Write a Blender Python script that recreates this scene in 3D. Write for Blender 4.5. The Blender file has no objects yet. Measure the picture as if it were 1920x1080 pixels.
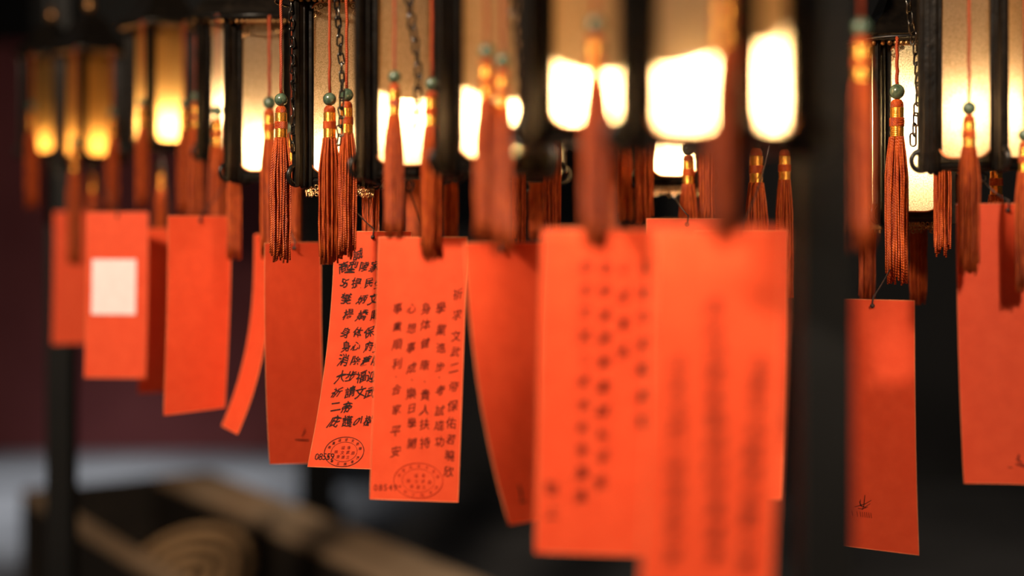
import bpy, bmesh, math, random
from mathutils import Vector, Matrix
random.seed(7)
SC = bpy.context.scene
COL = SC.collection
PI = math.pi
R = math.radians

# ------------------------------------------------------------------ camera, world, lights, exposure
F = 2667.0            # focal length in pixels of the 1920 wide frame (50 mm on 36 mm)
CAMZ = 1.6            # eye height
HOR = 410.0           # pixel row of the horizon
cam_d = bpy.data.cameras.new('camera')
cam_d.lens = 50.0
cam_d.sensor_width = 36.0
cam_d.shift_y = -(540.0 - HOR) / 1920.0
cam_d.clip_start = 0.05
cam_d.dof.use_dof = True
cam_d.dof.focus_distance = 1.62
cam_d.dof.aperture_fstop = 1.25
cam = bpy.data.objects.new('camera', cam_d)
COL.objects.link(cam)
cam.location = (0, 0, CAMZ)
cam.rotation_euler = (PI / 2, 0, 0)
SC.camera = cam

world = bpy.data.worlds.new('world')
SC.world = world
world.use_nodes = True
bg = world.node_tree.nodes['Background']
bg.inputs[0].default_value = (1.0, 0.93, 0.88, 1)
bg.inputs[1].default_value = 0.022


def light(name, kind, loc, target, power, color, size=0.5, spot=None, blend=0.6):
    d = bpy.data.lights.new(name, kind)
    d.energy = power
    d.color = color
    if kind == 'AREA':
        d.shape = 'DISK'
        d.size = size
    else:
        d.shadow_soft_size = size
    if kind == 'SPOT':
        d.spot_size = spot
        d.spot_blend = blend
    o = bpy.data.objects.new(name, d)
    COL.objects.link(o)
    o.location = loc
    o.rotation_euler = (Vector(target) - Vector(loc)).to_track_quat('-Z', 'Y').to_euler()
    return o


# added warm fills above the viewer, left and right, cool daylight on the far floor, a lamp over the incense table
light('front_fill', 'AREA', (-1.15, 0.05, 2.90), (0.0, 1.5, 1.35), 125.0, (1.0, 0.80, 0.60), 0.16)  # added fill on the card fronts, in place of unseen lantern rows
light('side_fill', 'SPOT', (0.74, -0.20, 2.50), (0.54, 1.52, 1.38), 150.0, (1.0, 0.80, 0.60), 0.08, R(34), 0.6)  # added fill aimed at the cards right of the post
light('daylight_spot', 'SPOT', (-2.7, 7.7, 4.5), (-2.5, 8.15, 0), 1500.0, (0.90, 0.94, 1.0), 0.5, R(44), 0.85)
light('table_lamp', 'SPOT', (-0.2, 5.2, 3.4), (-0.75, 4.7, 0.5), 105.0, (1.0, 0.84, 0.68), 0.2, R(50), 0.8)

SC.view_settings.view_transform = 'Standard'
SC.view_settings.look = 'None'
SC.view_settings.gamma = 1.0
SC.view_settings.use_curve_mapping = False
SC.view_settings.exposure = 0.0
SC.cycles.use_denoising = True
SC.cycles.max_bounces = 8
SC.cycles.diffuse_bounces = 5
SC.cycles.transmission_bounces = 6
SC.cycles.sample_clamp_indirect = 6.0


def at(px, py, d):
    """world point seen at pixel (px, py) at distance d along the view axis"""
    return Vector(((px - 960.0) / F * d, d, CAMZ + (HOR - py) / F * d))


# ------------------------------------------------------------------ materials
def mat(name):
    m = bpy.data.materials.new(name)
    m.use_nodes = True
    nt = m.node_tree
    nt.nodes.clear()
    out = nt.nodes.new('ShaderNodeOutputMaterial')
    return m, nt, out


def noise_ramp(nt, scale, c0, c1, detail=4.0, p0=0.35, p1=0.7, coord='Object', stretch=None):
    tc = nt.nodes.new('ShaderNodeTexCoord')
    n = nt.nodes.new('ShaderNodeTexNoise')
    n.inputs['Scale'].default_value = scale
    n.inputs['Detail'].default_value = detail
    if stretch:
        mp = nt.nodes.new('ShaderNodeMapping')
        mp.inputs['Scale'].default_value = stretch
        nt.links.new(tc.outputs[coord], mp.inputs[0])
        nt.links.new(mp.outputs[0], n.inputs['Vector'])
    else:
        nt.links.new(tc.outputs[coord], n.inputs['Vector'])
    r = nt.nodes.new('ShaderNodeValToRGB')
    r.color_ramp.elements[0].position = p0
    r.color_ramp.elements[1].position = p1
    r.color_ramp.elements[0].color = (*c0, 1)
    r.color_ramp.elements[1].color = (*c1, 1)
    nt.links.new(n.outputs[0], r.inputs[0])
    return r, n


def principled(name, c0, c1=None, rough=0.5, metal=0.0, scale=40.0, bump=0.0, spec=0.5, stretch=None):
    m, nt, out = mat(name)
    p = nt.nodes.new('ShaderNodeBsdfPrincipled')
    p.inputs['Roughness'].default_value = rough
    p.inputs['Metallic'].default_value = metal
    p.inputs['Specular IOR Level'].default_value = spec
    r, n = noise_ramp(nt, scale, c0, c1 or c0, stretch=stretch)
    nt.links.new(r.outputs[0], p.inputs['Base Color'])
    if bump:
        b = nt.nodes.new('ShaderNodeBump')
        b.inputs['Strength'].default_value = bump
        b.inputs['Distance'].default_value = 0.002
        nt.links.new(n.outputs[0], b.inputs['Height'])
        nt.links.new(b.outputs[0], p.inputs['Normal'])
    nt.links.new(p.outputs[0], out.inputs[0])
    return m


def paper_mat(name, color, color2, trans=0.35):
    m, nt, out = mat(name)
    r, n = noise_ramp(nt, 60.0, color, color2)
    d = nt.nodes.new('ShaderNodeBsdfDiffuse')
    t = nt.nodes.new('ShaderNodeBsdfTranslucent')
    g = nt.nodes.new('ShaderNodeBsdfGlossy')
    g.inputs['Roughness'].default_value = 0.45
    g.inputs['Color'].default_value = (1, 0.8, 0.7, 1)
    mx = nt.nodes.new('ShaderNodeMixShader')
    mx.inputs[0].default_value = trans
    m2 = nt.nodes.new('ShaderNodeMixShader')
    m2.inputs[0].default_value = 0.025
    nt.links.new(r.outputs[0], d.inputs[0])
    nt.links.new(r.outputs[0], t.inputs[0])
    nt.links.new(d.outputs[0], mx.inputs[1])
    nt.links.new(t.outputs[0], mx.inputs[2])
    nt.links.new(mx.outputs[0], m2.inputs[1])
    nt.links.new(g.outputs[0], m2.inputs[2])
    nt.links.new(m2.outputs[0], out.inputs[0])
    return m


def glass_mat(name, c0, c1, grain=900.0):
    m, nt, out = mat(name)
    r, n = noise_ramp(nt, grain, c0, c1, detail=2.0, p0=0.3, p1=0.62)
    t = nt.nodes.new('ShaderNodeBsdfTranslucent')
    d = nt.nodes.new('ShaderNodeBsdfDiffuse')
    g = nt.nodes.new('ShaderNodeBsdfGlossy')
    g.inputs['Roughness'].default_value = 0.25
    mx = nt.nodes.new('ShaderNodeMixShader')
    mx.inputs[0].default_value = 0.07
    m2 = nt.nodes.new('ShaderNodeMixShader')
    m2.inputs[0].default_value = 0.03
    nt.links.new(r.outputs[0], t.inputs[0])
    nt.links.new(r.outputs[0], d.inputs[0])
    nt.links.new(t.outputs[0], mx.inputs[1])
    nt.links.new(d.outputs[0], mx.inputs[2])
    nt.links.new(mx.outputs[0], m2.inputs[1])
    nt.links.new(g.outputs[0], m2.inputs[2])
    b = nt.nodes.new('ShaderNodeBump')
    b.inputs['Strength'].default_value = 0.5
    b.inputs['Distance'].default_value = 0.0006
    nt.links.new(n.outputs[0], b.inputs['Height'])
    nt.links.new(b.outputs[0], t.inputs['Normal'])
    nt.links.new(m2.outputs[0], out.inputs[0])
    return m


def thread_mat(name, c0, c1, trans=0.25):
    """silky twisted cord: fine diagonal twist as relief"""
    m, nt, out = mat(name)
    p = nt.nodes.new('ShaderNodeBsdfPrincipled')
    p.inputs['Roughness'].default_value = 0.42
    p.inputs['Specular IOR Level'].default_value = 0.3
    r, n = noise_ramp(nt, 260.0, c0, c1, stretch=(1, 1, 0.25))
    nt.links.new(r.outputs[0], p.inputs['Base Color'])
    tc = nt.nodes.new('ShaderNodeTexCoord')
    w = nt.nodes.new('ShaderNodeTexWave')
    w.wave_type = 'BANDS'
    w.bands_direction = 'DIAGONAL'
    w.inputs['Scale'].default_value = 230.0
    nt.links.new(tc.outputs['Object'], w.inputs['Vector'])
    b = nt.nodes.new('ShaderNodeBump')
    b.inputs['Strength'].default_value = 0.7
    b.inputs['Distance'].default_value = 0.0008
    nt.links.new(w.outputs['Fac'], b.inputs['Height'])
    nt.links.new(b.outputs[0], p.inputs['Normal'])
    t = nt.nodes.new('ShaderNodeBsdfTranslucent')
    nt.links.new(r.outputs[0], t.inputs[0])
    mx = nt.nodes.new('ShaderNodeMixShader')
    mx.inputs[0].default_value = trans
    nt.links.new(p.outputs[0], mx.inputs[1])
    nt.links.new(t.outputs[0], mx.inputs[2])
    nt.links.new(mx.outputs[0], out.inputs[0])
    return m


def emission_mat(name, color, strength):
    m, nt, out = mat(name)
    e = nt.nodes.new('ShaderNodeEmission')
    e.inputs[0].default_value = (*color, 1)
    e.inputs[1].default_value = strength
    nt.links.new(e.outputs[0], out.inputs[0])
    return m


M = {}
M['iron'] = principled('black_iron', (0.004, 0.0036, 0.0032), (0.008, 0.007, 0.006), 0.32, 0.2, 60, 0.25, 0.35)
M['bronze'] = principled('dark_bronze', (0.0045, 0.0035, 0.0028), (0.011, 0.008, 0.0055), 0.28, 0.3, 90, 0.3, 0.22)
M['brass'] = principled('aged_brass', (0.28, 0.13, 0.045), (0.42, 0.22, 0.08), 0.28, 0.85, 90, 0.2)
M['trim'] = principled('copper_trim', (0.55, 0.16, 0.05), (0.65, 0.22, 0.08), 0.35, 0.7, 90)
M['steel'] = principled('chain_steel', (0.045, 0.040, 0.035), (0.10, 0.09, 0.08), 0.16, 0.95, 120)
M['post'] = principled('black_painted_post', (0.0028, 0.0028, 0.0028), (0.0040, 0.0039, 0.0038), 0.6, 0.0, 12, 0.05, 0.2)
M['glass'] = glass_mat('frosted_glass', (0.60, 0.38, 0.175), (0.90, 0.65, 0.37))
M['amber'] = glass_mat('amber_glass', (0.55, 0.27, 0.06), (0.85, 0.48, 0.14))
M['speckle'] = glass_mat('pebbled_glass', (0.42, 0.28, 0.13), (1.0, 0.80, 0.50), 620.0)
M['paper'] = paper_mat('red_paper', (0.88, 0.088, 0.028), (0.95, 0.104, 0.034))
M['edge'] = paper_mat('paper_edge', (0.95, 0.34, 0.14), (0.98, 0.40, 0.18), 0.5)
M['sticker'] = paper_mat('white_paper', (0.90, 0.93, 0.93), (0.95, 0.98, 0.98), 0.35)
M['ink'] = principled('black_ink', (0.010, 0.006, 0.006), (0.022, 0.010, 0.008), 0.6, 0.0, 200, 0, 0.2)
M['pen'] = principled('brown_pen_ink', (0.07, 0.012, 0.008), (0.16, 0.020, 0.010), 0.7, 0.0, 220, 0, 0.1)
M['stamp'] = principled('stamp_ink', (0.16, 0.018, 0.012), (0.30, 0.030, 0.012), 0.7, 0.0, 260, 0, 0.1)
M['faint'] = principled('faint_ink', (0.36, 0.030, 0.012), (0.52, 0.045, 0.014), 0.7, 0.0, 220, 0, 0.1)
M['string'] = principled('dark_string', (0.020, 0.010, 0.008), (0.05, 0.02, 0.012), 0.8, 0.0, 300)
M['cord'] = thread_mat('red_cord', (0.28, 0.034, 0.008), (0.40, 0.062, 0.014), 0.15)
M['thread'] = thread_mat('orange_thread', (0.34, 0.040, 0.006), (0.66, 0.120, 0.018))
M['gold'] = principled('gold_wrap', (0.80, 0.30, 0.035), (0.95, 0.46, 0.07), 0.26, 0.85, 150, 0.4)
M['jade'] = principled('jade_bead', (0.022, 0.042, 0.026), (0.10, 0.14, 0.085), 0.25, 0.0, 130)
M['wood'] = principled('worn_wood', (0.34, 0.21, 0.115), (0.54, 0.38, 0.24), 0.6, 0.0, 3.0, 0.3, 0.3, (1, 0.25, 1))
M['darkwood'] = principled('dark_wood', (0.020, 0.016, 0.013), (0.036, 0.027, 0.02), 0.6, 0.0, 6, 0.2, 0.3)
M['incense'] = principled('incense_coil', (0.42, 0.24, 0.11), (0.58, 0.36, 0.18), 0.85, 0.0, 30, 0.3, 0.2)
M['floor'] = principled('stone_floor', (0.11, 0.11, 0.114), (0.22, 0.22, 0.225), 0.7, 0.0, 1.1, 0.1, 0.3)
M['redwall'] = principled('maroon_wall', (0.20, 0.052, 0.055), (0.25, 0.068, 0.070), 0.8, 0.0, 2.0, 0.05, 0.2)
M['blackwall'] = principled('black_wall', (0.042, 0.042, 0.044), (0.052, 0.052, 0.054), 0.8, 0.0, 2.0, 0.05, 0.2)  # near-black wall, slightly mottled
M['bulb'] = emission_mat('bulb_bright', (1.0, 0.82, 0.58), 190.0)
M['bulb_strong'] = emission_mat('bulb_strong', (1.0, 0.82, 0.56), 380.0)
M['bulb_soft'] = emission_mat('bulb_soft', (1.0, 0.80, 0.56), 75.0)
M['bulb_dim'] = emission_mat('bulb_dim', (1.0, 0.66, 0.30), 60.0)


# ------------------------------------------------------------------ mesh helpers
class MB:
    def __init__(self):
        self.v = []
        self.f = []

    def add(self, vs, fs):
        b = len(self.v)
        self.v += [tuple(x) for x in vs]
        self.f += [tuple(i + b for i in f) for f in fs]

    def box(self, c, s, rot=None):
        vs = []
        for dx in (-.5, .5):
            for dy in (-.5, .5):
                for dz in (-.5, .5):
                    p = Vector((dx * s[0], dy * s[1], dz * s[2]))
                    if rot is not None:
                        p = rot @ p
                    vs.append(p + Vector(c))
        self.add(vs, [(0, 1, 3, 2), (4, 6, 7, 5), (0, 4, 5, 1), (2, 3, 7, 6), (0, 2, 6, 4), (1, 5, 7, 3)])

    def tube(self, pts, r, n=8, closed=False, cap=True):
        pts = [Vector(p) for p in pts]
        k = len(pts)
        rs = r if isinstance(r, (list, tuple)) else [r] * k
        up = Vector((0, 0, 1))
        vs, fs = [], []
        prev = None
        for i, p in enumerate(pts):
            if closed:
                t = pts[(i + 1) % k] - pts[i - 1]
            else:
                t = pts[min(i + 1, k - 1)] - pts[max(i - 1, 0)]
            t.normalize()
            if prev is None:
                a = up if abs(t.z) < 0.9 else Vector((1, 0, 0))
                nrm = t.cross(a).normalized()
            else:
                nrm = (prev - t * prev.dot(t))
                nrm = nrm.normalized() if nrm.length > 1e-6 else t.orthogonal().normalized()
            prev = nrm
            bi = t.cross(nrm)
            for j in range(n):
                a = 2 * PI * j / n
                vs.append(p + (nrm * math.cos(a) + bi * math.sin(a)) * rs[i])
        m = k if closed else k - 1
        for i in range(m):
            i2 = (i + 1) % k
            for j in range(n):
                j2 = (j + 1) % n
                fs.append((i * n + j, i * n + j2, i2 * n + j2, i2 * n + j))
        if cap and not closed:
            fs.append(tuple(range(n - 1, -1, -1)))
            fs.append(tuple((k - 1) * n + j for j in range(n)))
        self.add(vs, fs)

    def lathe(self, prof, n=16, z0=0.0, rot=0.0):
        vs, fs = [], []
        for (r, z) in prof:
            for j in range(n):
                a = 2 * PI * j / n + rot
                vs.append((r * math.cos(a), r * math.sin(a), z + z0))
        for i in range(len(prof) - 1):
            for j in range(n):
                j2 = (j + 1) % n
                fs.append((i * n + j, i * n + j2, (i + 1) * n + j2, (i + 1) * n + j))
        self.add(vs, fs)

    def ball(self, c, r, nu=12, nv=8, sz=1.0):
        b = len(self.v)
        vs, fs = [], []
        for i in range(nv + 1):
            th = PI * i / nv
            for j in range(nu):
                a = 2 * PI * j / nu
                rr = max(math.sin(th), 1e-4) * r
                vs.append((c[0] + rr * math.cos(a), c[1] + rr * math.sin(a), c[2] + r * sz * math.cos(th)))
        for i in range(nv):
            for j in range(nu):
                j2 = (j + 1) % nu
                fs.append((i * nu + j, (i + 1) * nu + j, (i + 1) * nu + j2, i * nu + j2))
        self.add(vs, fs)

    def mesh(self, name, m, smooth=False):
        me = bpy.data.meshes.new(name)
        me.from_pydata(self.v, [], self.f)
        me.materials.append(m)
        if smooth:
            me.polygons.foreach_set('use_smooth', [True] * len(me.polygons))
        me.update()
        return me


def obj(name, me, parent=None, loc=None, rot=None, scale=None):
    o = bpy.data.objects.new(name, me)
    COL.objects.link(o)
    if parent is not None:
        o.parent = parent
    if loc is not None:
        o.location = loc
    if rot is not None:
        o.rotation_euler = rot
    if scale is not None:
        o.scale = scale
    return o


def tag(o, label, cat, group=None, kind=None):
    o['label'] = label
    o['category'] = cat
    if group:
        o['group'] = group
    if kind:
        o['kind'] = kind
    return o


def struct(name, me, label, cat, **k):
    o = obj(name, me, **k)
    o['kind'] = 'structure'
    o['label'] = label
    o['category'] = cat
    return o


# ------------------------------------------------------------------ the setting
mb = MB()
mb.box((0, 5.5, -0.05), (16, 18, 0.1))
struct('floor', mb.mesh('floor', M['floor']), 'grey stone temple floor, daylit at far left', 'floor')
WY = 9.75
mb = MB()
mb.box((-4.62, WY + 0.1, 2.1), (6.7, 0.2, 4.2))
struct('wall_back', mb.mesh('wall_back', M['redwall']), 'dark maroon back wall behind the incense table', 'wall')
mb = MB()
mb.box((-4.62, WY - 0.05, 3.55), (6.7, 0.3, 1.5))
struct('trim_2', mb.mesh('trim_2', M['post']), 'black lintel band above the maroon wall', 'lintel')
mb = MB()
mb.box((3.38, 8.6, 2.1), (9.3, 0.2, 4.2))
struct('wall_right', mb.mesh('wall_right', M['blackwall']), 'black wall behind the lanterns on the right', 'wall')
mb = MB()
mb.box((-1.0, 7.35, 2.1), (0.17, 0.17, 4.2))
mb.box((-1.0, 7.35, 0.06), (0.24, 0.24, 0.12))
struct('trim_1', mb.mesh('trim_1', M['post']), 'square black pillar behind the incense table', 'pillar')

mb = MB()
mb.box((-0.80, 5.05, 2.50), (1.76, 0.10, 0.82))  # added panel that blacks out the background behind the far lanterns
struct('dark_panel', mb.mesh('dark_panel', M['post']), 'added black panel darkening the view behind the far lanterns', 'beam')

# black iron rack that carries the lanterns
BEAMZ = 2.30
rack = obj('lantern_rack', None, loc=(0, 0, 0))
tag(rack, 'black painted iron rack with upright posts that carries the rows of lanterns', 'rack')
for (x, y, w) in ((0.219, 1.0, 0.034), (-0.965, 3.05, 0.052)):
    mb = MB()
    mb.box((x, y, BEAMZ / 2 + 0.02), (w, w, BEAMZ + 0.04))
    mb.box((x, y, 0.006), (w * 2.6, w * 2.6, 0.012))
    obj('post', mb.mesh('post', M['post']), rack)


def bar(a, b, r=0.016):
    m_ = MB()
    m_.tube([a, b], r, 8)
    return obj('beam', m_.mesh('beam', M['post']), rack)


bar((0.40, 0.55, BEAMZ + 0.04), (-1.35, 3.65, BEAMZ + 0.04))
bar((-0.40, 1.90, BEAMZ + 0.04), (0.85, 1.52, BEAMZ + 0.04))
bar((0.219, 1.0, BEAMZ + 0.07), (0.95, 1.75, BEAMZ + 0.07), 0.012)


# ------------------------------------------------------------------ lanterns
SIDE = 0.070                       # side of the square body
APO = SIDE / 2
COR = SIDE / math.sqrt(2)          # centre to corner
GH = 0.195
EAVE = 0.075


def glass_outline(w, h, rb, ch):
    """pane outline: rounded lower corners, chamfered upper corners; w full width"""
    pts = []
    for i in range(7):
        a = PI + PI / 2 * i / 6
        pts.append((-w / 2 + rb + rb * math.cos(a), rb + rb * math.sin(a)))
    for i in range(7):
        a = 1.5 * PI + PI / 2 * i / 6
        pts.append((w / 2 - rb + rb * math.cos(a), rb + rb * math.sin(a)))
    pts += [(w / 2, h - ch), (w / 2 - ch * 0.45, h - ch * 0.25), (w / 2 - ch, h), (-w / 2 + ch, h),
            (-w / 2 + ch * 0.45, h - ch * 0.25), (-w / 2, h - ch)]
    return pts


def build_lantern_meshes():
    L = {}
    out = glass_outline(SIDE - 0.011, GH, 0.016, 0.010)
    n = len(out)
    for key in ('glass', 'amber', 'speckle'):
        m = MB()
        m.add([(x, -APO + 0.0012, z) for x, z in out], [tuple(range(n))])
        L[key] = m.mesh('glass_panel', M[key])
    # frame plate round the pane: from the pane outline out to the rectangle
    rect = []
    W2, Z0, Z1 = SIDE / 2 - 0.0005, -0.004, GH + 0.006
    for (x, z) in out:
        s = 1 if x > 0 else -1
        if z < 0.015:
            rect.append((s * W2, Z0) if abs(x) > SIDE / 2 - 0.012 and z < 0.006 else ((s * W2, max(Z0, z)) if z >= 0.006 else (x, Z0)))
        else:
            rect.append((s * W2, min(z, Z1)) if z < GH - 0.003 else ((s * W2, Z1) if abs(x) > SIDE / 2 - 0.012 else (x, Z1)))
    m = MB()
    vs, fs = [], []
    for dy in (0.0, -0.003):
        vs += [(x, -APO + dy, z) for x, z in out] + [(x, -APO + dy, z) for x, z in rect]
    for i in range(n):
        j = (i + 1) % n
        a, b, c, d = i, j, n + j, n + i
        fs.append((a, b, c, d))
        o = 2 * n
        fs.append((a + o, d + o, c + o, b + o))
        fs.append((a, a + o, b + o, b))
        fs.append((d, c, c + o, d + o))
    m.add(vs, fs)
    L['frame'] = m.mesh('panel_frame', M['bronze'])
    m = MB()
    m.tube([(x, -APO - 0.0032, z) for x, z in out], 0.0010, 6, closed=True)
    L['trim'] = m.mesh('trim', M['trim'], True)
    # lace ornament in the upper corners of a pane
    for s in (-1, 1):
        m = MB()
        for (cx, cz, r) in ((0.0245, GH - 0.007, 0.0042), (0.0185, GH - 0.0045, 0.0030), (0.0265, GH - 0.0150, 0.0030), (0.0205, GH - 0.0125, 0.0024), (0.013, GH - 0.003, 0.002)):
            m.tube([(s * cx + r * math.cos(t), -APO - 0.0018, cz + r * math.sin(t)) for t in [2 * PI * i / 10 for i in range(10)]], 0.00075, 5, closed=True)
            m.ball((s * cx, -APO - 0.0018, cz), 0.0011, 6, 4)
        L['lace%d' % s] = m.mesh('lace_ornament', M['brass'], True)
    # corner post: diagonal fin with rounded edge rods and ridges
    m = MB()
    m.box((0, -(COR + 0.005), 0.094), (0.0085, 0.021, 0.216))
    m.tube([(0, -(COR + 0.014), -0.014), (0, -(COR + 0.014), 0.202)], 0.0048, 8)
    for s in (-1, 1):
        m.tube([(s * 0.0052, -(COR - 0.003), -0.014), (s * 0.0052, -(COR - 0.003), 0.202)], 0.0032, 6)
        m.tube([(s * 0.0046, -(COR + 0.006), -0.014), (s * 0.0046, -(COR + 0.006), 0.202)], 0.0015, 6)
    L['post'] = m.mesh('corner_post', M['bronze'])
    m = MB()
    c = Vector((0, -(COR + 0.0145), -0.002))
    m.tube([c + Vector((0, -0.0105 * math.cos(t), 0.0105 * math.sin(t))) for t in [2 * PI * i / 24 for i in range(24)]], 0.0031, 8, closed=True)
    m.ball(c + Vector((0, 0.010, -0.011)), 0.0040, 8, 6)
    m.ball(c + Vector((0, 0.016, -0.013)), 0.0030, 8, 6)
    L['scroll'] = m.mesh('scroll', M['iron'], True)
    # base ring: hexagonal moulding under the panes
    m = MB()
    m.lathe([(COR - 0.005, -0.012), (COR + 0.003, -0.012), (COR + 0.005, -0.008), (COR + 0.001, -0.003), (COR - 0.005, -0.003), (COR - 0.005, -0.012)], 4, 0, -PI / 2)
    L['base'] = m.mesh('base_ring', M['bronze'])
    m = MB()
    for k in range(2):
        a = PI / 2 * k
        d = Vector((math.cos(a), math.sin(a), 0)) * (COR - 0.004)
        m.tube([(d.x, d.y, -0.010), (-d.x, -d.y, -0.010)], 0.0018, 6)
    m.tube([(0.006 * math.cos(t), 0, -0.020 + 0.006 * math.sin(t)) for t in [2 * PI * i / 12 for i in range(12)]], 0.0011, 6, closed=True)
    L['cross'] = m.mesh('base_cross_bars', M['bronze'], True)
    # open-work fringe of little brass rings below the base
    m = MB()
    for k in range(4):
        a0 = Vector((math.cos(-PI / 2 + PI / 2 * k), math.sin(-PI / 2 + PI / 2 * k), 0)) * (COR + 0.002)
        a1 = Vector((math.cos(PI / 2 * k), math.sin(PI / 2 * k), 0)) * (COR + 0.002)
        tdir = (a1 - a0).normalized()
        for i in range(13):
            p = a0.lerp(a1, (i + 0.5) / 13)
            for row in range(3 if i in (1, 2, 6, 10, 11) else 2):
                cpt = p + Vector((0, 0, -0.0145 - 0.0044 * row)) + tdir * (0.0014 if row % 2 else -0.0006)
                m.tube([cpt + tdir * (0.0021 * math.cos(t)) + Vector((0, 0, 0.0021 * math.sin(t))) for t in [2 * PI * q / 7 for q in range(7)]], 0.0006, 4, closed=True)
    L['fringe'] = m.mesh('ring_fringe', M['brass'], True)
    # canopy
    m = MB()
    m.lathe([(COR - 0.006, GH + 0.004), (0.073, GH + 0.004), (0.077, GH + 0.012), (0.070, GH + 0.020), (0.050, GH + 0.038), (0.034, GH + 0.066), (0.018, GH + 0.080), (0.004, GH + 0.084)], 4, 0, -PI / 2)
    m.lathe([(0.004, GH + 0.030), (COR - 0.006, GH + 0.004)], 4, 0, -PI / 2)
    L['canopy'] = m.mesh('canopy', M['bronze'])
    m = MB()
    for k in range(56):
        t = 2 * PI * k / 56
        ap = 0.070 * math.cos(PI / 4) / math.cos(((t + PI / 2) % (PI / 2)) - PI / 4)
        m.ball((ap * math.cos(t), ap * math.sin(t), GH + 0.001), 0.0032, 6, 4)
    L['canopy_beads'] = m.mesh('bead_band', M['brass'], True)
    m = MB()
    m.tube([(EAVE * math.cos(t), EAVE * math.sin(t), GH + 0.006) for t in [2 * PI * i / 36 for i in range(36)]], 0.0020, 6, closed=True)
    L['eave'] = m.mesh('eave_ring', M['iron'], True)
    m = MB()
    m.lathe([(0.001, GH + 0.082), (0.010, GH + 0.086), (0.013, GH + 0.096), (0.008, GH + 0.104), (0.004, GH + 0.112), (0.001, GH + 0.114)], 12)
    L['finial'] = m.mesh('finial', M['brass'], True)
    # lamp: socket tube from the canopy, added disc shading the upper panes, bulb
    m = MB()
    m.lathe([(0.0035, GH + 0.020), (0.0035, 0.040), (0.009, 0.036), (0.009, 0.014), (0.001, 0.012)], 12)
    L['socket'] = m.mesh('lamp_socket', M['brass'], True)
    m = MB()
    m.lathe([(0.006, 0.036), (0.020, 0.030), (0.033, 0.021), (0.0335, 0.020), (0.020, 0.0285), (0.006, 0.034)], 18)
    L['lamp_baffle'] = m.mesh('lamp_baffle', M['sticker'], True)
    for key in ('bulb', 'bulb_strong', 'bulb_soft', 'bulb_dim'):
        m = MB()
        m.ball((0, 0, 0), 0.012, 12, 8, 1.25)
        L[key] = m.mesh('bulb', M[key], True)
    return L


LM = build_lantern_meshes()
LANT = {}


def lantern(key, px, d, by, corner, bulbz, glass, bulb, tilt, label):
    c = at(px, by, d)
    root = obj('hanging_lantern', None, loc=c)
    tag(root, label, 'lantern', 'square glass lanterns on the rack')
    LANT[key] = c
    for k in range(4):
        a = R(corner) + PI / 2 * k
        p = obj('corner_post', LM['post'], root, rot=(0, 0, a))
        obj('scroll', LM['scroll'], p)
        g = obj('glass_panel', LM[glass], root, rot=(0, 0, a + PI / 4))
        f = obj('panel_frame', LM['frame'], root, rot=(0, 0, a + PI / 4))
        obj('trim', LM['trim'], f)
        obj('lace_ornament', LM['lace-1'], f)
        obj('lace_ornament', LM['lace1'], f)
    rz = (0, 0, R(corner))
    obj('base_ring', LM['base'], root, rot=rz)
    obj('base_cross_bars', LM['cross'], root, rot=rz)
    if key in ('S4', 'S2', 'LC'):
        fr = obj('ring_fringe', LM['fringe'], root, rot=rz)
        fr['kind'] = 'stuff'
    cp = obj('canopy', LM['canopy'], root, rot=rz)
    obj('bead_band', LM['canopy_beads'], cp)
    obj('finial', LM['finial'], cp)
    obj('eave_ring', LM['eave'], root)
    m = MB()
    m.tube([(0, 0, GH + 0.11), (0, 0, BEAMZ + 0.04 - c.z)], 0.003, 6)
    obj('hanging_rod', m.mesh('hanging_rod', M['iron'], True), root)
    s = obj('lamp_socket', LM['socket'], root, loc=(0, 0, bulbz))
    s.scale.z = (GH + 0.02 - bulbz) / (GH + 0.02)
    if tilt is not None:
        obj('lamp_baffle', LM['lamp_baffle'], root, loc=(0, 0, bulbz - 0.004), rot=(0, R(tilt), 0))  # added disc keeps bulb light off the upper part of the panes
    obj('bulb', LM[bulb], root, loc=(0, 0, bulbz))
    return root


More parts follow.
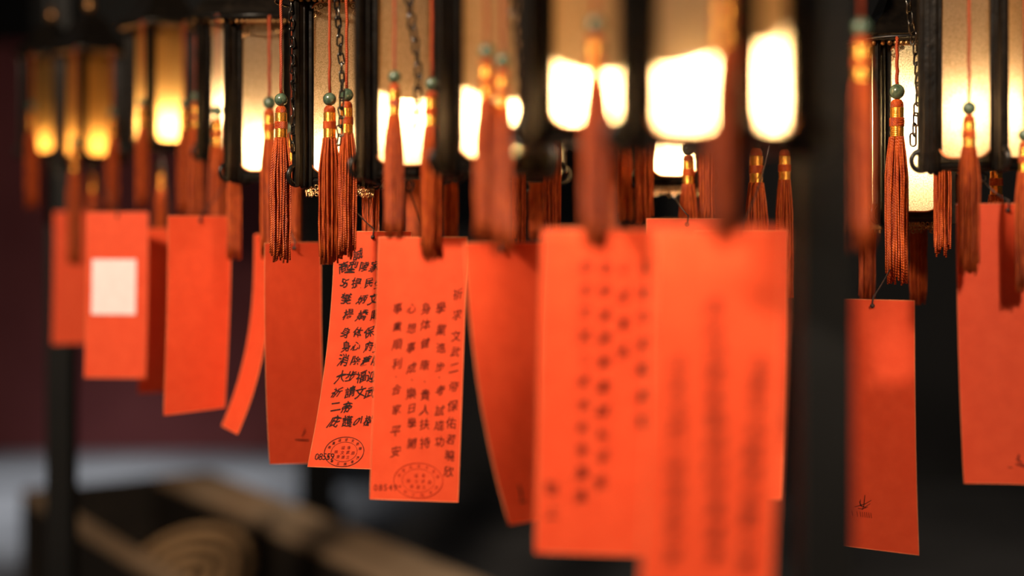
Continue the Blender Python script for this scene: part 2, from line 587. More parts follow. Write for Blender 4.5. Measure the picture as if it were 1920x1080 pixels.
for a in (
    ('L1', 1350, 0.92, 250, 9, 0.030, 'glass', 'bulb_strong', -12, 'nearest blurred lantern with two wide glowing panes, beside the thick black post'),
    ('LF', 1096, 1.10, 240, 47, 0.024, 'glass', 'bulb_strong', 4, 'blurred glowing lantern just left of the nearest wide lantern'),
    ('LE', 929, 1.245, 300, 44, 0.034, 'glass', 'bulb_strong', 8, 'blurred lantern split by an orange tassel with a pale bead, near top centre'),
    ('LD', 766, 1.45, 312, 44, 0.050, 'glass', 'bulb', 4, 'lantern glowing white behind the tassel above the leftmost numbered card'),
    ('LC', 638, 1.65, 328, 46, 0.012, 'glass', 'bulb', None, 'sharply focused lantern with a dark corner scroll and two beaded tassels in front'),
    ('LB', 501, 1.92, 322, 45, 0.030, 'glass', 'bulb', None, 'slightly soft lantern with a pale ring scroll, left of the focused lantern'),
    ('LB2', 440, 2.20, 285, 44, 0.060, 'glass', 'bulb', None, 'lantern hidden behind a glinting chain, left of the ring scroll lantern'),
    ('F2', 302, 2.45, 268, -6, 0.030, 'amber', 'bulb', None, 'blurred amber lantern above the pair of overlapping red cards at left'),
    ('F1', 168, 2.75, 292, 2, 0.018, 'amber', 'bulb_dim', None, 'dim amber lantern far left above the card with a white label'),
    ('F0', 98, 3.02, 285, 30, 0.010, 'amber', 'bulb_dim', None, 'farthest dim amber lantern at the left end of the row'),
    ('S0', 768, 1.93, 314, 40, 0.020, 'glass', 'bulb', None, 'back-row lantern mostly hidden behind the dark brown tassel'),
    ('S1', 985, 1.80, 322, 40, 0.040, 'glass', 'bulb', None, 'back-row lantern whose scrolls glint above the card with a string hole'),
    ('S2', 1260, 1.84, 332, 44, 0.030, 'glass', 'bulb_strong', 0, 'small bright back-row lantern seen below the nearest lantern'),
    ('S3', 1445, 1.62, 225, 45, 0.050, 'glass', 'bulb', None, 'back-row lantern hidden behind the right pane of the nearest lantern'),
    ('S4', 1698, 1.70, 397, 44, 0.105, 'speckle', 'bulb_strong', None, 'focused lantern with a bright pebbled pane and chain, right of the black post'),
    ('LH', 1840, 1.50, 298, 2, 0.050, 'glass', 'bulb_soft', None, 'lantern at the right edge with two tall panes and a ring scroll'),
):
    lantern(*a)


# ------------------------------------------------------------------ tassels
def skirt_mesh(seed, n=46, fray=0.5):
    rnd = random.Random(seed)
    m = MB()
    for i in range(n):
        a = 2 * PI * i / n * 1.0 + rnd.uniform(-.1, .1)
        ring = rnd.choice((0.6, 0.8, 0.95, 1.08))
        ln = -0.142 + rnd.uniform(-0.010, 0.008)
        r0 = 0.0068 * ring
        r1 = (0.0108 + rnd.uniform(-0.0008, 0.0008)) * ring
        drift = rnd.uniform(-0.18, 0.18)
        ph = rnd.uniform(0, 6.28)
        pts, rs = [], []
        for k in range(8):
            t = k / 7
            rr = r0 + (r1 - r0) * min(1, t * 4) - 0.0010 * max(0, t - .5) * ring
            aa = a + drift * t + 0.03 * math.sin(ph + t * 9)
            z = ln * t
            w = 0.0006 * math.sin(ph * 2 + t * 14) * t
            if t > 0.93:
                w += rnd.uniform(-0.0012, 0.0012)
            pts.append((rr * math.cos(aa) + w, rr * math.sin(aa) + w * 0.6, z))
            rs.append(0.00115 if k < 7 else 0.0013)
        m.tube(pts, rs, 5)
    return m.mesh('skirt', M['thread'], True)


SKIRTS = [skirt_mesh(s) for s in (1, 2, 3, 4)]
m = MB()
m.lathe([(0.001, 0.0005), (0.0045, 0.0), (0.0066, -0.003), (0.0070, -0.007), (0.0066, -0.008)], 14)
CAP_TOP = m.mesh('cap_knot', M['thread'], True)
m = MB()
prof = [(0.0064, -0.0075)]
for i in range(16):
    z = -0.008 - i * 0.0019
    prof += [(0.0074, z - 0.0004), (0.0076, z - 0.0009), (0.0070, z - 0.0017)]
prof.append((0.0068, -0.040))
m.lathe(prof, 14)
CAP = m.mesh('gold_wrap', M['gold'], True)
m = MB()
prof = [(0.0078, -0.0185)]
for i in range(5):
    z = -0.019 - i * 0.0017
    prof += [(0.0081, z - 0.0004), (0.0081, z - 0.0011), (0.0076, z - 0.0016)]
m.lathe(prof, 14)
BAND = m.mesh('wrap_band', M['thread'], True)
m = MB()
m.ball((0, 0, 0), 0.0080, 16, 12)
BEAD = m.mesh('bead', M['jade'], True)

TASSEL_GROUP = 'orange thread tassels hanging from the lanterns'


def tassel(i, px, lk, side, beady, boty, label, dover=None):
    if lk:
        c = LANT[lk]
        d = c.y
        for _ in range(6):
            x = (px - 960) / F * d
            dx = max(-EAVE + 0.001, min(EAVE - 0.001, x - c.x))
            dy = math.sqrt(EAVE ** 2 - dx * dx)
            d = c.y - dy if side == 'f' else c.y + dy
        p = at(px, beady, d)
        p.x = c.x + dx
        top = c.z + GH + 0.006
    else:
        d = dover
        p = at(px, beady, d)
        top = BEAMZ + 0.06
    ln = (boty - beady) / F * d
    s = max(0.80, min(1.25, ln / 0.200))
    p.z = CAMZ + (HOR - (boty - s * 0.200 * F / d)) / F * d     # hang from the tip up
    t = obj('tassel', None, loc=p, rot=(0, 0, i * 1.3), scale=(min(1.08, s), min(1.08, s), s))
    tag(t, label, 'tassel', TASSEL_GROUP)
    obj('bead', BEAD, t)
    obj('cap_knot', CAP_TOP, t, loc=(0, 0, -0.008))
    obj('gold_wrap', CAP, t, loc=(0, 0, -0.008))
    obj('wrap_band', BAND, t, loc=(0, 0, -0.008))
    k = obj('skirt', SKIRTS[i % 4], t, loc=(0, 0, -0.046))
    k['kind'] = 'stuff'
    cl = max(0.03, (top - p.z) / s)
    mm = MB()
    nseg = 10
    mm.tube([(0.0004 * math.sin(q * 1.7 + i), 0.0004 * math.cos(q * 2.1), 0.006 + (cl - 0.006) * q / nseg) for q in range(nseg + 1)], 0.0019, 6)
    obj('cord', mm.mesh('cord', M['cord'], True), t)
    return t


TASSELS = [
    (60, 'F0', 'f', 200, 395, 'leftmost blurred orange tassel in the picture'),
    (100, 'F0', 'b', 228, 418, 'second blurred tassel from the left edge'),
    (140, 'F1', 'f', 268, 500, 'blurred tassel hanging left of the white-labelled card top'),
    (174, 'F1', 'b', 320, 482, 'low blurred red tassel just above the white label card'),
    (210, 'F1', 'f', 212, 402, 'thin brownish tassel right of the far amber lantern'),
    (266, 'F2', 'f', 192, 395, 'blurred tassel with pale green bead before a white glow'),
    (302, 'F2', 'b', 318, 482, 'short blurred tassel low behind the amber lantern'),
    (345, 'F2', 'f', 195, 405, 'blurred tassel with bright bead right of the amber lantern'),
    (368, 'LB2', 'b', 182, 430, 'dark tassel hanging beside the bright bead tassel at left'),
    (408, 'LB2', 'f', 208, 490, 'red tassel with dark green bead in front of the glinting chain'),
    (440, 'LB', 'b', 250, 490, 'dull red tassel under the pale ring scroll'),
    (505, 'LB', 'f', 193, 490, 'dark tassel half hidden behind the sharpest black tassel'),
    (527, 'LC', 'f', 187, 497, 'sharp nearly black tassel with dark jade bead left of the corner scroll'),
    (549, 'LB', 'f', 240, 505, 'glowing orange tassel hanging behind the black corner scroll'),
    (618, 'LC', 'f', 186, 500, 'sharp orange tassel with pale jade bead on the focused lantern'),
    (650, 'LC', 'f', 178, 490, 'orange tassel with dark bead right of the pale bead tassel'),
    (695, 'LC', 'b', 235, 508, 'sharp bright orange fringe hanging below the right corner of the focused lantern'),
    (740, 'LD', 'f', 148, 455, 'blurred tassel with small bead before the white glow'),
    (774, 'S0', 'b', 250, 470, 'sharp thin tassel between the two numbered cards tops'),
    (810, 'LD', 'f', 158, 495, 'dark brown blurred tassel above the numbered front card'),
    (845, 'S0', 'f', 250, 485, 'lit orange tassel right of the dark brown tassel'),
    (913, 'LE', 'f', 108, 462, 'blurred orange tassel with pale bead before the centre lantern'),
    (943, 'LE', 'f', 118, 480, 'dark blurred tassel touching the card with a string hole'),
    (972, 'S1', 'f', 225, 462, 'sharp thread tassel above the right half of the string hole card'),
    (1005, 'S1', 'b', 240, 455, 'orange tassel behind the sharp threads near picture centre'),
    (1035, 'S1', 'f', 160, 440, 'orange tassel just left of the large yellow-capped tassel'),
    (1118, 'LF', 'f', 48, 475, 'large blurred tassel with yellow cap and grey bead before a glowing pane'),
    (1138, 'LF', 'b', 225, 490, 'orange blurred tassel behind the large yellow-capped tassel'),
    (1172, 'S2', 'b', 150, 420, 'brown tassel hanging in the gap left of the nearest lantern'),
    (1207, 'S2', 'f', 140, 425, 'brown tassel under the left corner of the nearest lantern'),
    (1291, 'S2', 'f', 278, 570, 'small sharp tassel in front of the bright back-row lantern'),
    (1325, 'S2', 'f', 165, 425, 'orange tassel right of the small bright back-row lantern'),
    (1362, 'L1', 'f', -30, 470, 'big dark blurred tassel hanging over the nearest card'),
    (1418, 'S3', 'f', 266, 600, 'sharp tassel with double gold band above the nearest card right side'),
    (1471, 'S3', 'f', 270, 562, 'long sharp tassel along the right edge of the nearest card'),
    (1615, None, 'f', 52, 480, 'large blurred red tassel with pale bead right of the black post', 1.15),
    (1626, 'S4', 'b', 340, 572, 'dark thread tassel just above the blank card hole'),
    (1682, 'S4', 'f', 172, 540, 'red tassel with green bead before the pebbled glass pane'),
    (1722, 'S4', 'b', 330, 575, 'sharp dark thread tassel below the pebbled lantern'),
    (1766, 'LH', 'b', 245, 485, 'red blurred tassel beneath the ring scroll at right'),
    (1817, 'LH', 'f', 203, 520, 'tassel with green bead before the right edge lantern'),
    (1868, 'LH', 'b', 292, 610, 'gold-capped tassel partly behind the rightmost card'),
    (1922, 'LH', 'f', 330, 552, 'dark tassel cut by the right picture edge'),
]
for i, t in enumerate(TASSELS):
    tassel(i, *t)

# ------------------------------------------------------------------ chains
m = MB()
lk_pts = []
for i in range(18):
    t = 2 * PI * i / 18
    lk_pts.append((0.0030 * math.cos(t), 0, 0.0030 * math.sin(t) + (0.0034 if math.sin(t) > 0 else -0.0034)))
m.tube(lk_pts, 0.0011, 6, closed=True)
LINK = m.mesh('link', M['steel'], True)


def chain(px, y0, y1, d, label, sway=0.0, s=1.0):
    a, b = at(px, y0, d), at(px, y1, d)
    root = obj('chain', None, loc=b)
    tag(root, label, 'chain', 'steel chains hanging beside the lanterns')
    pitch = 0.0098 * s
    n = max(3, int((a.z - b.z) / pitch))
    for k in range(n):
        t = k / n
        o = obj('link', LINK, root, loc=(sway * math.sin(t * 5.0), 0.3 * sway * math.sin(t * 7), k * pitch),
                rot=(0, random.uniform(-.25, .25), (0 if k % 2 else PI / 2) + random.uniform(-.4, .4) + 0.5))
        o.scale = (s, s, s)


for c in (
    (428, 20, 300, 2.00, 'glinting chain left of the soft ring scroll lantern', 0.002, 1.0),
    (548, -60, 275, 1.60, 'dark chain running beside the sharp corner scroll', 0.002, 1.0),
    (636, -60, 262, 1.545, 'chain between the two beaded tassels of the focused lantern', 0.003, 1.0),
    (672, 60, 290, 1.64, 'chain on the right corner of the focused lantern', 0.002, 0.8),
    (775, -60, 245, 1.38, 'blurred chain right of the white glowing pane', 0.005, 1.2),
    (970, -60, 300, 1.20, 'blurred chain on the right of the centre lantern', 0.004, 1.1),
    (1008, 80, 310, 1.22, 'blurred chain beside the dark gap right of centre', 0.004, 1.1),
    (1370, -60, 190, 0.90, 'blurred chain over the corner of the nearest lantern', 0.002, 1.0),
    (1712, -60, 262, 1.58, 'chain hanging before the pebbled glass pane', 0.006, 1.15),
):
    chain(*c)

# ------------------------------------------------------------------ glyphs
_fc = bpy.data.curves.new('glyph', 'FONT')
_fc.resolution_u = 2
_fo = bpy.data.objects.new('glyph', _fc)
COL.objects.link(_fo)
_cache = {}


def glyph(ch, bold):
    k = (ch, bold)
    if k not in _cache:
        _fc.body = ch
        _fc.offset = bold
        bpy.context.view_layer.update()
        ev = _fo.evaluated_get(bpy.context.evaluated_depsgraph_get())
        me = bpy.data.meshes.new_from_object(ev)
        vs = [(v.co.x, v.co.y) for v in me.vertices]
        fs = [tuple(p.vertices) for p in me.polygons]
        bpy.data.meshes.remove(me)
        if vs:
            x0, x1 = min(v[0] for v in vs), max(v[0] for v in vs)
            y0, y1 = min(v[1] for v in vs), max(v[1] for v in vs)
            vs = [(x - (x0 + x1) / 2, y - (y0 + y1) / 2) for x, y in vs]
        _cache[k] = (vs, fs)
    return _cache[k]


# ------------------------------------------------------------------ paper cards
class Card:
    """red wish card; T = middle of the top edge, surface P(u, v) with u, v in 0..1"""

    def __init__(self, px, py, d, W, H, yaw, label, lat=0.0, lexp=2.0, bend=0.0, bexp=2.0, twist=0.0, curl=0.0, slope=0.0, lantern=None, group='red wish cards hanging under the lanterns', hole=0.5, edge=True):
        self.T = at(px, py, d)
        self.W, self.H, self.yaw = W, H, R(yaw)
        self.lat, self.lexp, self.bend, self.bexp, self.twist, self.curl, self.slope = lat, lexp, bend, bexp, R(twist), curl, slope
        root = obj('wish_card', None, loc=self.T)
        tag(root, label, 'card', group)
        self.root = root
        nu, nv = 8, 28
        vs = [self.P(i / nu, j / nv) for j in range(nv + 1) for i in range(nu + 1)]
        fs = [(j * (nu + 1) + i, (j + 1) * (nu + 1) + i, (j + 1) * (nu + 1) + i + 1, j * (nu + 1) + i + 1) for j in range(nv) for i in range(nu)]
        mm = MB()
        mm.add(vs, fs)
        obj('paper', mm.mesh('paper', M['paper'], True), root)
        mm = MB()
        ring = [self.P(i / nu, 0) for i in range(nu)] + [self.P(1, j / nv) for j in range(nv)] + [self.P(1 - i / nu, 1) for i in range(nu)] + [self.P(0, 1 - j / nv) for j in range(nv)]
        mm.tube(ring, 0.00040, 4, closed=True)
        obj('paper_edge', mm.mesh('paper_edge', M['edge'], True), root)
        # punched hole with a knotted string up to the lantern
        hv = 0.024
        h = self.P(hole, hv, 0.0006)
        mm = MB()
        N = self.normal(hole, hv)
        U = (self.P(hole + 0.02, hv) - self.P(hole - 0.02, hv)).normalized()
        V = N.cross(U)
        mm.add([h + (U * math.cos(t) + V * math.sin(t)) * 0.0026 for t in [2 * PI * q / 14 for q in range(14)]], [tuple(range(14))])
        mm.add([h + N * 0.0002 + (U * math.cos(t) + V * math.sin(t)) * 0.0019 for t in [2 * PI * q / 14 for q in range(14)]], [tuple(range(14))])
        obj('string_hole', mm.mesh('string_hole', M['ink']), root)
        if lantern:
            e = LANT[lantern] + Vector((0, 0, -0.022)) - self.T
        else:
            e = h + Vector((0.004, 0.01, 0.12))
        mm = MB()
        mid = self.P(hole, 0.0, 0.0012) + Vector((0.0012, 0, 0.003))
        pts = [h + N * 0.0012, (h + mid) / 2 + N * 0.0010, mid]
        for q in range(1, 7):
            t = q / 6
            pts.append(mid.lerp(e, t) + Vector((0.002 * math.sin(t * 3.1), 0, -0.004 * math.sin(t * PI))))
        mm.tube(pts, 0.0008, 6)
        mm.ball(h + N * 0.0015, 0.0022, 8, 6)
        obj('string', mm.mesh('string', M['string'], True), root)

    def P(self, u, v, off=0.0):
        a = self.yaw + self.twist * v
        U = Vector((math.cos(a), math.sin(a), 0))
        Nn = Vector((math.sin(a), -math.cos(a), 0))
        x = (u - 0.5) * self.W
        q = self.bend * v ** self.bexp + self.curl * ((2 * u - 1) ** 2 - 0.3) + off
        return U * x + Nn * q + Vector((self.lat * v ** self.lexp, 0, -self.H * v + self.slope * (u - 0.5) * v))

    def normal(self, u, v):
        e = 0.01
        return (self.P(u, v + e) - self.P(u, v - e)).cross(self.P(u + e, v) - self.P(u - e, v)).normalized()

    def uv(self, px, py, iters=30):
        """card coordinates of a mark seen at a pixel of the photograph"""
        u = v = 0.5

        def proj(u, v):
            p = self.P(u, v) + self.T
            return 960 + p.x / p.y * F, HOR - (p.z - CAMZ) / p.y * F
        for _ in range(iters):
            x, y = proj(u, v)
            e = 1e-3
            x1, y1 = proj(u + e, v)
            x2, y2 = proj(u, v + e)
            a, b, c, d = (x1 - x) / e, (x2 - x) / e, (y1 - y) / e, (y2 - y) / e
            det = a * d - b * c
            if abs(det) < 1e-9:
                break
            du = ((px - x) * d - (py - y) * b) / det
            dv = ((py - y) * a - (px - x) * c) / det
            u += max(-.2, min(.2, du))
            v += max(-.2, min(.2, dv))
            v = max(0.02, min(0.99, v))
        return u, v

    def write(self, items, size, name='handwriting', mat='ink', bold=0.012, jitter=0.10, slant=0.12, wide=0.92):
        """items: (character, u, v); size in metres"""
        mm = MB()
        for ch, u0, v0 in items:
            vs, fs = glyph(ch, bold)
            if not vs:
                continue
            s = size * random.uniform(1 - jitter, 1 + jitter)
            r = random.uniform(-jitter, jitter)
            ju, jv = random.uniform(-jitter, jitter) * size * .5, random.uniform(-jitter, jitter) * size * .5
            pts = []
            pa, pb = random.uniform(0, 6.3), random.uniform(0, 6.3)
            wob = 0.55 * jitter
            for x, y in vs:
                x, y = x + wob * math.sin(y * 5.0 + pa), y + wob * math.sin(x * 5.5 + pb)
                x2 = (x + y * slant) * wide
                y2 = y + 0.12 * x2 * (1 if jitter > 0 else 0)
                xx = (x2 * math.cos(r) - y2 * math.sin(r)) * s + ju
                yy = (x2 * math.sin(r) + y2 * math.cos(r)) * s + jv
                pts.append(self.P(u0 + xx / self.W, v0 - yy / self.H, 0.0005))
            mm.add(pts, fs)
        return obj(name, mm.mesh(name, M[mat]), self.root)

    def strokes(self, lines, width, name, mat='ink', off=0.0005):
        """lines: lists of (u, v) points drawn as ribbons with tapering ends"""
        mm = MB()
        for ln in lines:
            w = width
            if isinstance(ln, tuple):
                w, ln = ln
            k = len(ln)
            vs, fs = [], []
            for i, (u, v) in enumerate(ln):
                a = ln[max(0, i - 1)]
                b = ln[min(k - 1, i + 1)]
                if a == b:
                    b = (a[0] + 1e-3, a[1])
                tx, ty = (b[0] - a[0]) * self.W, (b[1] - a[1]) * self.H
                L_ = math.hypot(tx, ty) or 1
                nx, ny = -ty / L_, tx / L_
                ww = w * (0.5 if i in (0, k - 1) else 1.0) / 2
                vs.append(self.P(u + nx * ww / self.W, v + ny * ww / self.H, off))
                vs.append(self.P(u - nx * ww / self.W, v - ny * ww / self.H, off))
            for i in range(k - 1):
                fs.append((2 * i, 2 * i + 2, 2 * i + 3, 2 * i + 1))
            mm.add(vs, fs)
        return obj(name, mm.mesh(name, M[mat]), self.root)

    def ellipse(self, u0, v0, ru, rv, n=48, a0=0.0, a1=2 * PI):
        return [(u0 + ru * math.cos(a0 + (a1 - a0) * i / n), v0 + rv * math.sin(a0 + (a1 - a0) * i / n)) for i in range(n + 1)]


def stamp(card, cx, cy, rx, ry, mat, mat2):
    u, v = card.uv(cx, cy)
    u1, _ = card.uv(cx + rx * 0.3, cy)
    _, v1 = card.uv(cx, cy + ry * 0.3)
    ru, rv = abs(u1 - u) / 0.3, abs(v1 - v) / 0.3
    card.strokes([(0.0007, card.ellipse(u, v, ru, rv)), (0.00035, card.ellipse(u, v, ru * .66, rv * .66))], 0.0006, 'stamp_ring', mat)
    items = []
    for (ch, dx, dy) in (('福', -.10, -.28), ('善', .20, -.30), ('院', -.40, .02), ('文', -.08, .05), ('武', .20, .02), ('廟', .46, .06), ('東', -.26, .34), ('華', 0.0, .36), ('三', .24, .36)):
        items.append((ch, u + dx * ru, v + dy * rv))
    card.write(items, 0.0042, 'stamp_writing', mat2, 0.01, 0.03, 0.0, 0.95)
    items = []
    for k, ch in enumerate('荷里活道文武廟'):
        a = PI + PI * (k + 0.8) / 7.6
        items.append((ch, u + .83 * ru * math.cos(a), v + .83 * rv * math.sin(a)))
    for k, ch in enumerate('東華三院香港'):
        a = PI - PI * (k + 1.0) / 7.0
        items.append((ch, u + .83 * ru * math.cos(a), v + .83 * rv * math.sin(a)))
    card.write(items, 0.0036, 'stamp_writing', mat, 0.01, 0.03, 0.0, 0.95)


def px_items(card, lst):
    return [(ch, *card.uv(x, y)) for ch, x, y in lst]


# --- focused card 08559
c4 = Card(699, 434, 1.665, 0.090, 0.275, 2, 'sharp card with black handwriting and the number 08559, tucked behind card 08549', lat=-0.030, lexp=1.9, bend=0.012, slope=-0.004, lantern='LC')
rows = [
    (477, (('誠', 671),)),
    (500, (('商', 643), ('型', 661), ('陵', 682), ('家', 702))),
    (531, (('5', 641), ('5', 650), ('提', 670), ('民', 691), ('生', 710))),
    (561, (('樊', 650), ('炳', 678), ('文', 701))),
    (590, (('楊', 652), ('嬌', 680), ('賜', 703))),
    (622, (('身', 649), ('体', 670), ('保', 693))),
    (650, (('身', 648), ('心', 668), ('府', 690), ('安', 710))),
    (676, (('消', 644), ('除', 667), ('舊', 687), ('陰', 705))),
    (706, (('大', 639), ('步', 659), ('福', 678), ('迎', 697))),
    (735, (('祈', 632), ('請', 656), ('文', 676), ('武', 696))),
    (763, (('二', 629), ('帝', 649))),
    (789, (('庇', 627), ('護', 651), ('0', 668), ('1', 676), ('樹', 691))),
]
c4.write(px_items(c4, [(ch, x, y) for y, r in rows for ch, x in r]), 0.0132, bold=0.012, jitter=0.125, slant=0.22, wide=0.9)
c4.write(px_items(c4, [(ch, 594 + k * 7.2, 856) for k, ch in enumerate('08559')]), 0.0110, 'serial_number', 'ink', 0.0, 0.0, 0.05, 0.9)
stamp(c4, 645, 847, 37, 28, 'ink', 'stamp')

# --- front numbered card 08549
c5 = Card(793, 445, 1.49, 0.093, 0.277, -1, 'slightly soft card with five columns of handwriting and the number 08549', lat=-0.010, lexp=1.1, bend=-0.006, slope=-0.003, lantern='LD')
cols = [
    ('事業順利·合家平安', 746, 742, (577, 612, 645, 682, 706, 731, 768, 809, 846)),
    ('心想事成·樂日學開', 771, 771, (578, 615, 651, 689, 714, 738, 766, 794, 831)),
    ('身体健康·貴人扶持', 798, 796, (578, 609, 644, 684, 715, 740, 768, 796, 829)),
    ('學業進步·考試成功', 827, 823, (577, 618, 651, 687, 708, 732, 769, 798, 829)),
    ('祈求文武二帝保佑若曉欣', 859, 841, (552, 589, 630, 660, 689, 724, 760, 793, 824, 853, 884)),
]
items = []
for s, xa, xb, ys in cols:
    for k, ch in enumerate(s):
        items.append((ch, xa + (xb - xa) * k / (len(s) - 1), ys[k]))
c5.write(px_items(c5, items), 0.0122, mat='pen', bold=0.0, jitter=0.08, slant=0.1, wide=0.88)
c5.write(px_items(c5, [(ch, 704 + k * 9.3, 914) for k, ch in enumerate('08549')]), 0.0095, 'serial_number', 'stamp', 0.0, 0.0, 0.05, 0.9)
stamp(c5, 784, 901, 46, 33, 'faint', 'faint')

# --- blurred nearest cards
c8 = Card(1350, 428, 0.98, 0.090, 0.262, 0, 'nearest card, strongly blurred with three columns of writing, left of the black post', lat=-0.011, lexp=1.2, bend=0.004, lantern='L1')
items = []
for xa, xb, y0, y1, s in ((1272, 1262, 683, 1040, '祈求文武二帝保佑平安'), (1340, 1342, 576, 1040, '身体健康事事順利學業進步'), (1424, 1398, 683, 1055, '合家平安萬事如意心想')):
    for k, ch in enumerate(s):
        t = k / (len(s) - 1)
        items.append((ch, xa + (xb - xa) * t, y0 + (y1 - y0) * t))
c8.write(px_items(c8, items), 0.0125, mat='pen', bold=0.01, jitter=0.10)
c7 = Card(1122, 430, 1.146, 0.090, 0.262, 0, 'blurred written card between the half-dark card and the nearest card', lat=-0.006, lexp=1.1, slope=-0.003, lantern='LF')
items = []
for x, y0, y1, s in ((1098, 500, 930, '祈求文武二帝保佑學業進'), (1135, 500, 905, '身体健康事事順利平安'), (1171, 500, 660, '心想事成'), (1208, 500, 790, '合家平安萬事如'), (1043, 915, 957, '敬上')):
    for k, ch in enumerate(s):
        t = k / (len(s) - 1)
        items.append((ch, x - 10 * (y0 + (y1 - y0) * t - 500) / 500, y0 + (y1 - y0) * t))
c7.write(px_items(c7, items), 0.0118, mat='pen', bold=0.005, jitter=0.10)
Card(1390, 430, 1.38, 0.090, 0.262, 0, 'card hidden behind the nearest card, only its right edge showing', lat=-0.006, lantern='S3')
Card(1288, 410, 1.55, 0.090, 0.255, 8, 'card behind the nearest card, only its top edge showing', lantern='S2')
# --- half dark card with string hole
c6 = Card(948, 455, 1.345, 0.086, 0.262, 28, 'blurred blank card with a string hole, bright above and dark below', lat=0.008, lexp=2.4, bend=0.016, bexp=2.0, twist=36, slope=-0.010, lantern='LE', hole=0.44)
u, v = c6.uv(975, 925)
c6.strokes([(0.004, [(u, v - .03), (u + .02, v), (u - .01, v + .025)]), (0.003, [(u - .05, v + .03), (u + .09, v + .03)])], 0.003, 'ink_mark')
# --- cards to the left
c3 = Card(550, 455, 1.78, 0.090, 0.277, 48, 'curved dark red card turned away, left of card 08559', lat=0.010, lexp=2.5, bend=-0.006, slope=-0.010, lantern='LB')
u, v = c3.uv(566, 824)
c3.strokes([(0.0022, [(u - .12, v), (u + .12, v + .004)]), (0.0014, [(u, v - .012), (u + .05, v - .035), (u + .06, v - .05)])], 0.002, 'ink_mark')
Card(493, 440, 1.95, 0.090, 0.268, -65, 'narrow card seen almost edge-on, its lower end swinging left', lat=-0.048, lexp=2.6, bend=-0.002, lantern='LB')
Card(375, 405, 1.97, 0.090, 0.270, 30, 'right one of two overlapping blurred blank cards, longer and nearer', lat=-0.010, lexp=2.0, bend=0.006, twist=6, slope=0.004, lantern='LB2')
Card(318, 428, 2.28, 0.090, 0.262, 30, 'left one of two overlapping blurred blank cards, mostly covered', lat=-0.006, lantern='F2')
c0 = Card(220, 398, 2.20, 0.098, 0.256, -6, 'blurred card with a white label near the left end of the row', lat=-0.004, lantern='F1')
mm = MB()
ua, va = c0.uv(173, 486)
ub, vb = c0.uv(254, 590)
NS = 5
mm.add([c0.P(ua + (ub - ua) * i / NS, va + (vb - va) * j / NS, 0.0007) for j in range(NS + 1) for i in range(NS + 1)],
       [(j * (NS + 1) + i, (j + 1) * (NS + 1) + i, (j + 1) * (NS + 1) + i + 1, j * (NS + 1) + i + 1) for j in range(NS) for i in range(NS)])
obj('white_label', mm.mesh('white_label', M['sticker']), c0.root)
Card(142, 397, 2.76, 0.080, 0.256, 20, 'leftmost blurred red card, partly behind the white-labelled card', lat=-0.004, lantern='F0')
# --- cards right of the post
c9 = Card(1636, 562, 1.56, 0.090, 0.278, -26, 'sharp blank card with a small ink scribble, just right of the black post', lat=0.002, lexp=2.0, bend=-0.016, bexp=2.6, slope=-0.002, lantern='S4', hole=0.5)
S = lambda pts: [c9.uv(x, y) for x, y in pts]
c9.strokes([
    (0.0008, S([(1603, 950), (1612, 948), (1622, 945), (1634, 938)])),
    (0.0009, S([(1622, 928), (1621, 938), (1620, 948), (1617, 956)])),
    (0.0008, S([(1612, 940), (1614, 948), (1622, 951), (1632, 944)])),
    (0.0008, S([(1609, 953), (1618, 954), (1628, 950)])),
    (0.0009, S([(1614, 936), (1613, 943), (1616, 950)])),
], 0.0008, 'ink_scribble')
c9.strokes([(0.0010, S([(x, 957 + (x - 1596) * .12), (x + 1.5, 967 + (x - 1596) * .12)])) for x in (1598, 1607, 1613, 1617, 1621, 1625, 1629, 1633)], 0.0010, 'faint_marks', 'stamp')
c10 = Card(1878, 382, 1.46, 0.090, 0.286, -8, 'large blank red card at the right picture edge', lat=0.006, lexp=2.0, bend=0.010, curl=0.003, lantern='LH', hole=0.57)
S = lambda pts: [c10.uv(x, y) for x, y in pts]
c10.strokes([(0.0030, S([(1911, 852), (1908, 862), (1916, 868)])), (0.0030, S([(1905, 870), (1922, 874), (1935, 874)])), (0.0020, S([(1890, 876), (1898, 877)]))], 0.002, 'ink_mark', 'stamp')

COL.objects.unlink(_fo)
bpy.data.objects.remove(_fo)

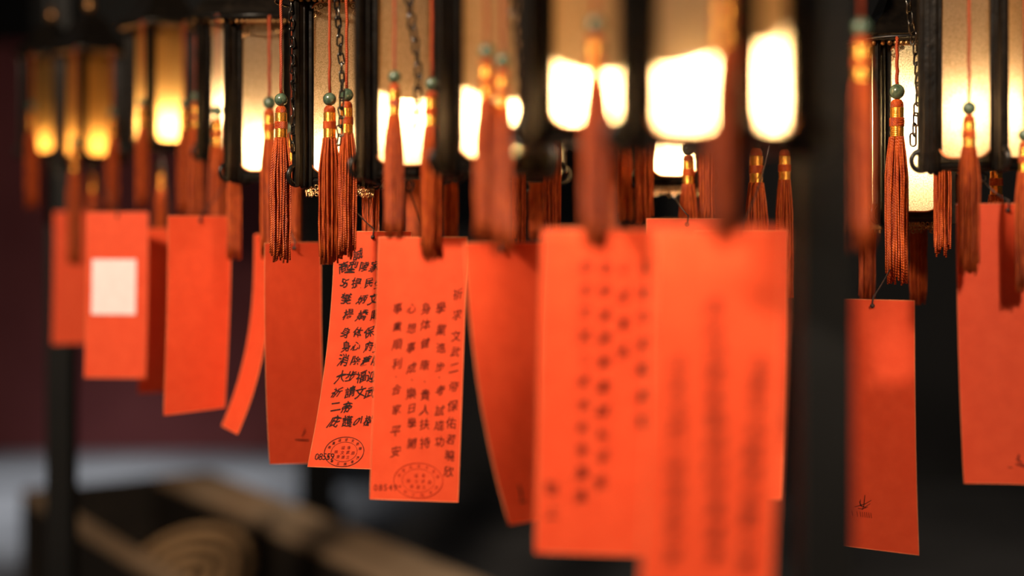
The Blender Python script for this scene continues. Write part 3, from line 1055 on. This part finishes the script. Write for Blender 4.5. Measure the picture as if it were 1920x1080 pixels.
# ------------------------------------------------------------------ incense table with coils
dirv = Vector((0.55, -0.835, 0)).normalized()
nrm = Vector((-dirv.y, dirv.x, 0))        # towards the right rail
ang = math.atan2(dirv.y, dirv.x)
rot = Matrix.Rotation(ang, 3, 'Z')
RF = Vector((-1.38, 5.86, 0))             # far end of the right rail, outer middle
LEN, WID, ZT = 2.3, 0.60, 0.55
tbl = obj('incense_table', None, loc=RF)
tag(tbl, 'long dark table with worn wooden rails holding incense coils, lower left', 'table')


def tpart(name, along, across, z, s, mkey):
    b = MB()
    b.box(dirv * along + nrm * across + Vector((0, 0, z)), s, rot)
    me = b.mesh(name, M[mkey])
    o = obj(name, me, tbl)
    bv = o.modifiers.new('bevel', 'BEVEL')
    bv.width = 0.008
    bv.segments = 2
    return o


tpart('rail', LEN / 2, 0.02, ZT - 0.02, (LEN, 0.25, 0.04), 'wood')
tpart('rail', LEN / 2, -WID, ZT - 0.02, (LEN, 0.055, 0.04), 'wood')
tpart('side_board', LEN / 2, -0.10, ZT - 0.18, (LEN, 0.03, 0.32), 'darkwood')
tpart('side_board', LEN / 2, -WID, ZT - 0.18, (LEN, 0.03, 0.30), 'darkwood')
tpart('end_board', 0.02, -WID / 2 - 0.04, ZT - 0.17, (0.03, WID - 0.03, 0.34), 'darkwood')
tpart('end_board', LEN - 0.02, -WID / 2 - 0.04, ZT - 0.17, (0.03, WID - 0.03, 0.34), 'darkwood')
tpart('tray_bottom', LEN / 2, -WID / 2 - 0.04, 0.235, (LEN - 0.04, WID - 0.06, 0.03), 'darkwood')
for al in (0.06, LEN - 0.06):
    for ac in (0.10, -WID):
        tpart('leg', al, ac, 0.255, (0.07, 0.07, 0.51), 'darkwood')


def coil(center, r, tilt, yaw, label, turns=3.5):
    b = MB()
    pts = []
    n = int(turns * 40)
    for i in range(n + 1):
        t = i / n
        rr = r * (0.12 + 0.88 * t)
        a = 2 * PI * turns * t
        pts.append((rr * math.cos(a), rr * math.sin(a), 0))
    b.tube(pts, 0.0150, 8)
    o = obj('incense_coil', b.mesh('incense_coil', M['incense'], True), loc=center, rot=(R(tilt), 0, R(yaw)))
    tag(o, label, 'incense coil', 'incense coils in the table tray')
    return o


coil(at(352, 1084, 4.72), 0.235, 34, -20, 'spiral incense coil leaning in the wooden-railed table tray')

print('script done', len(bpy.data.objects))
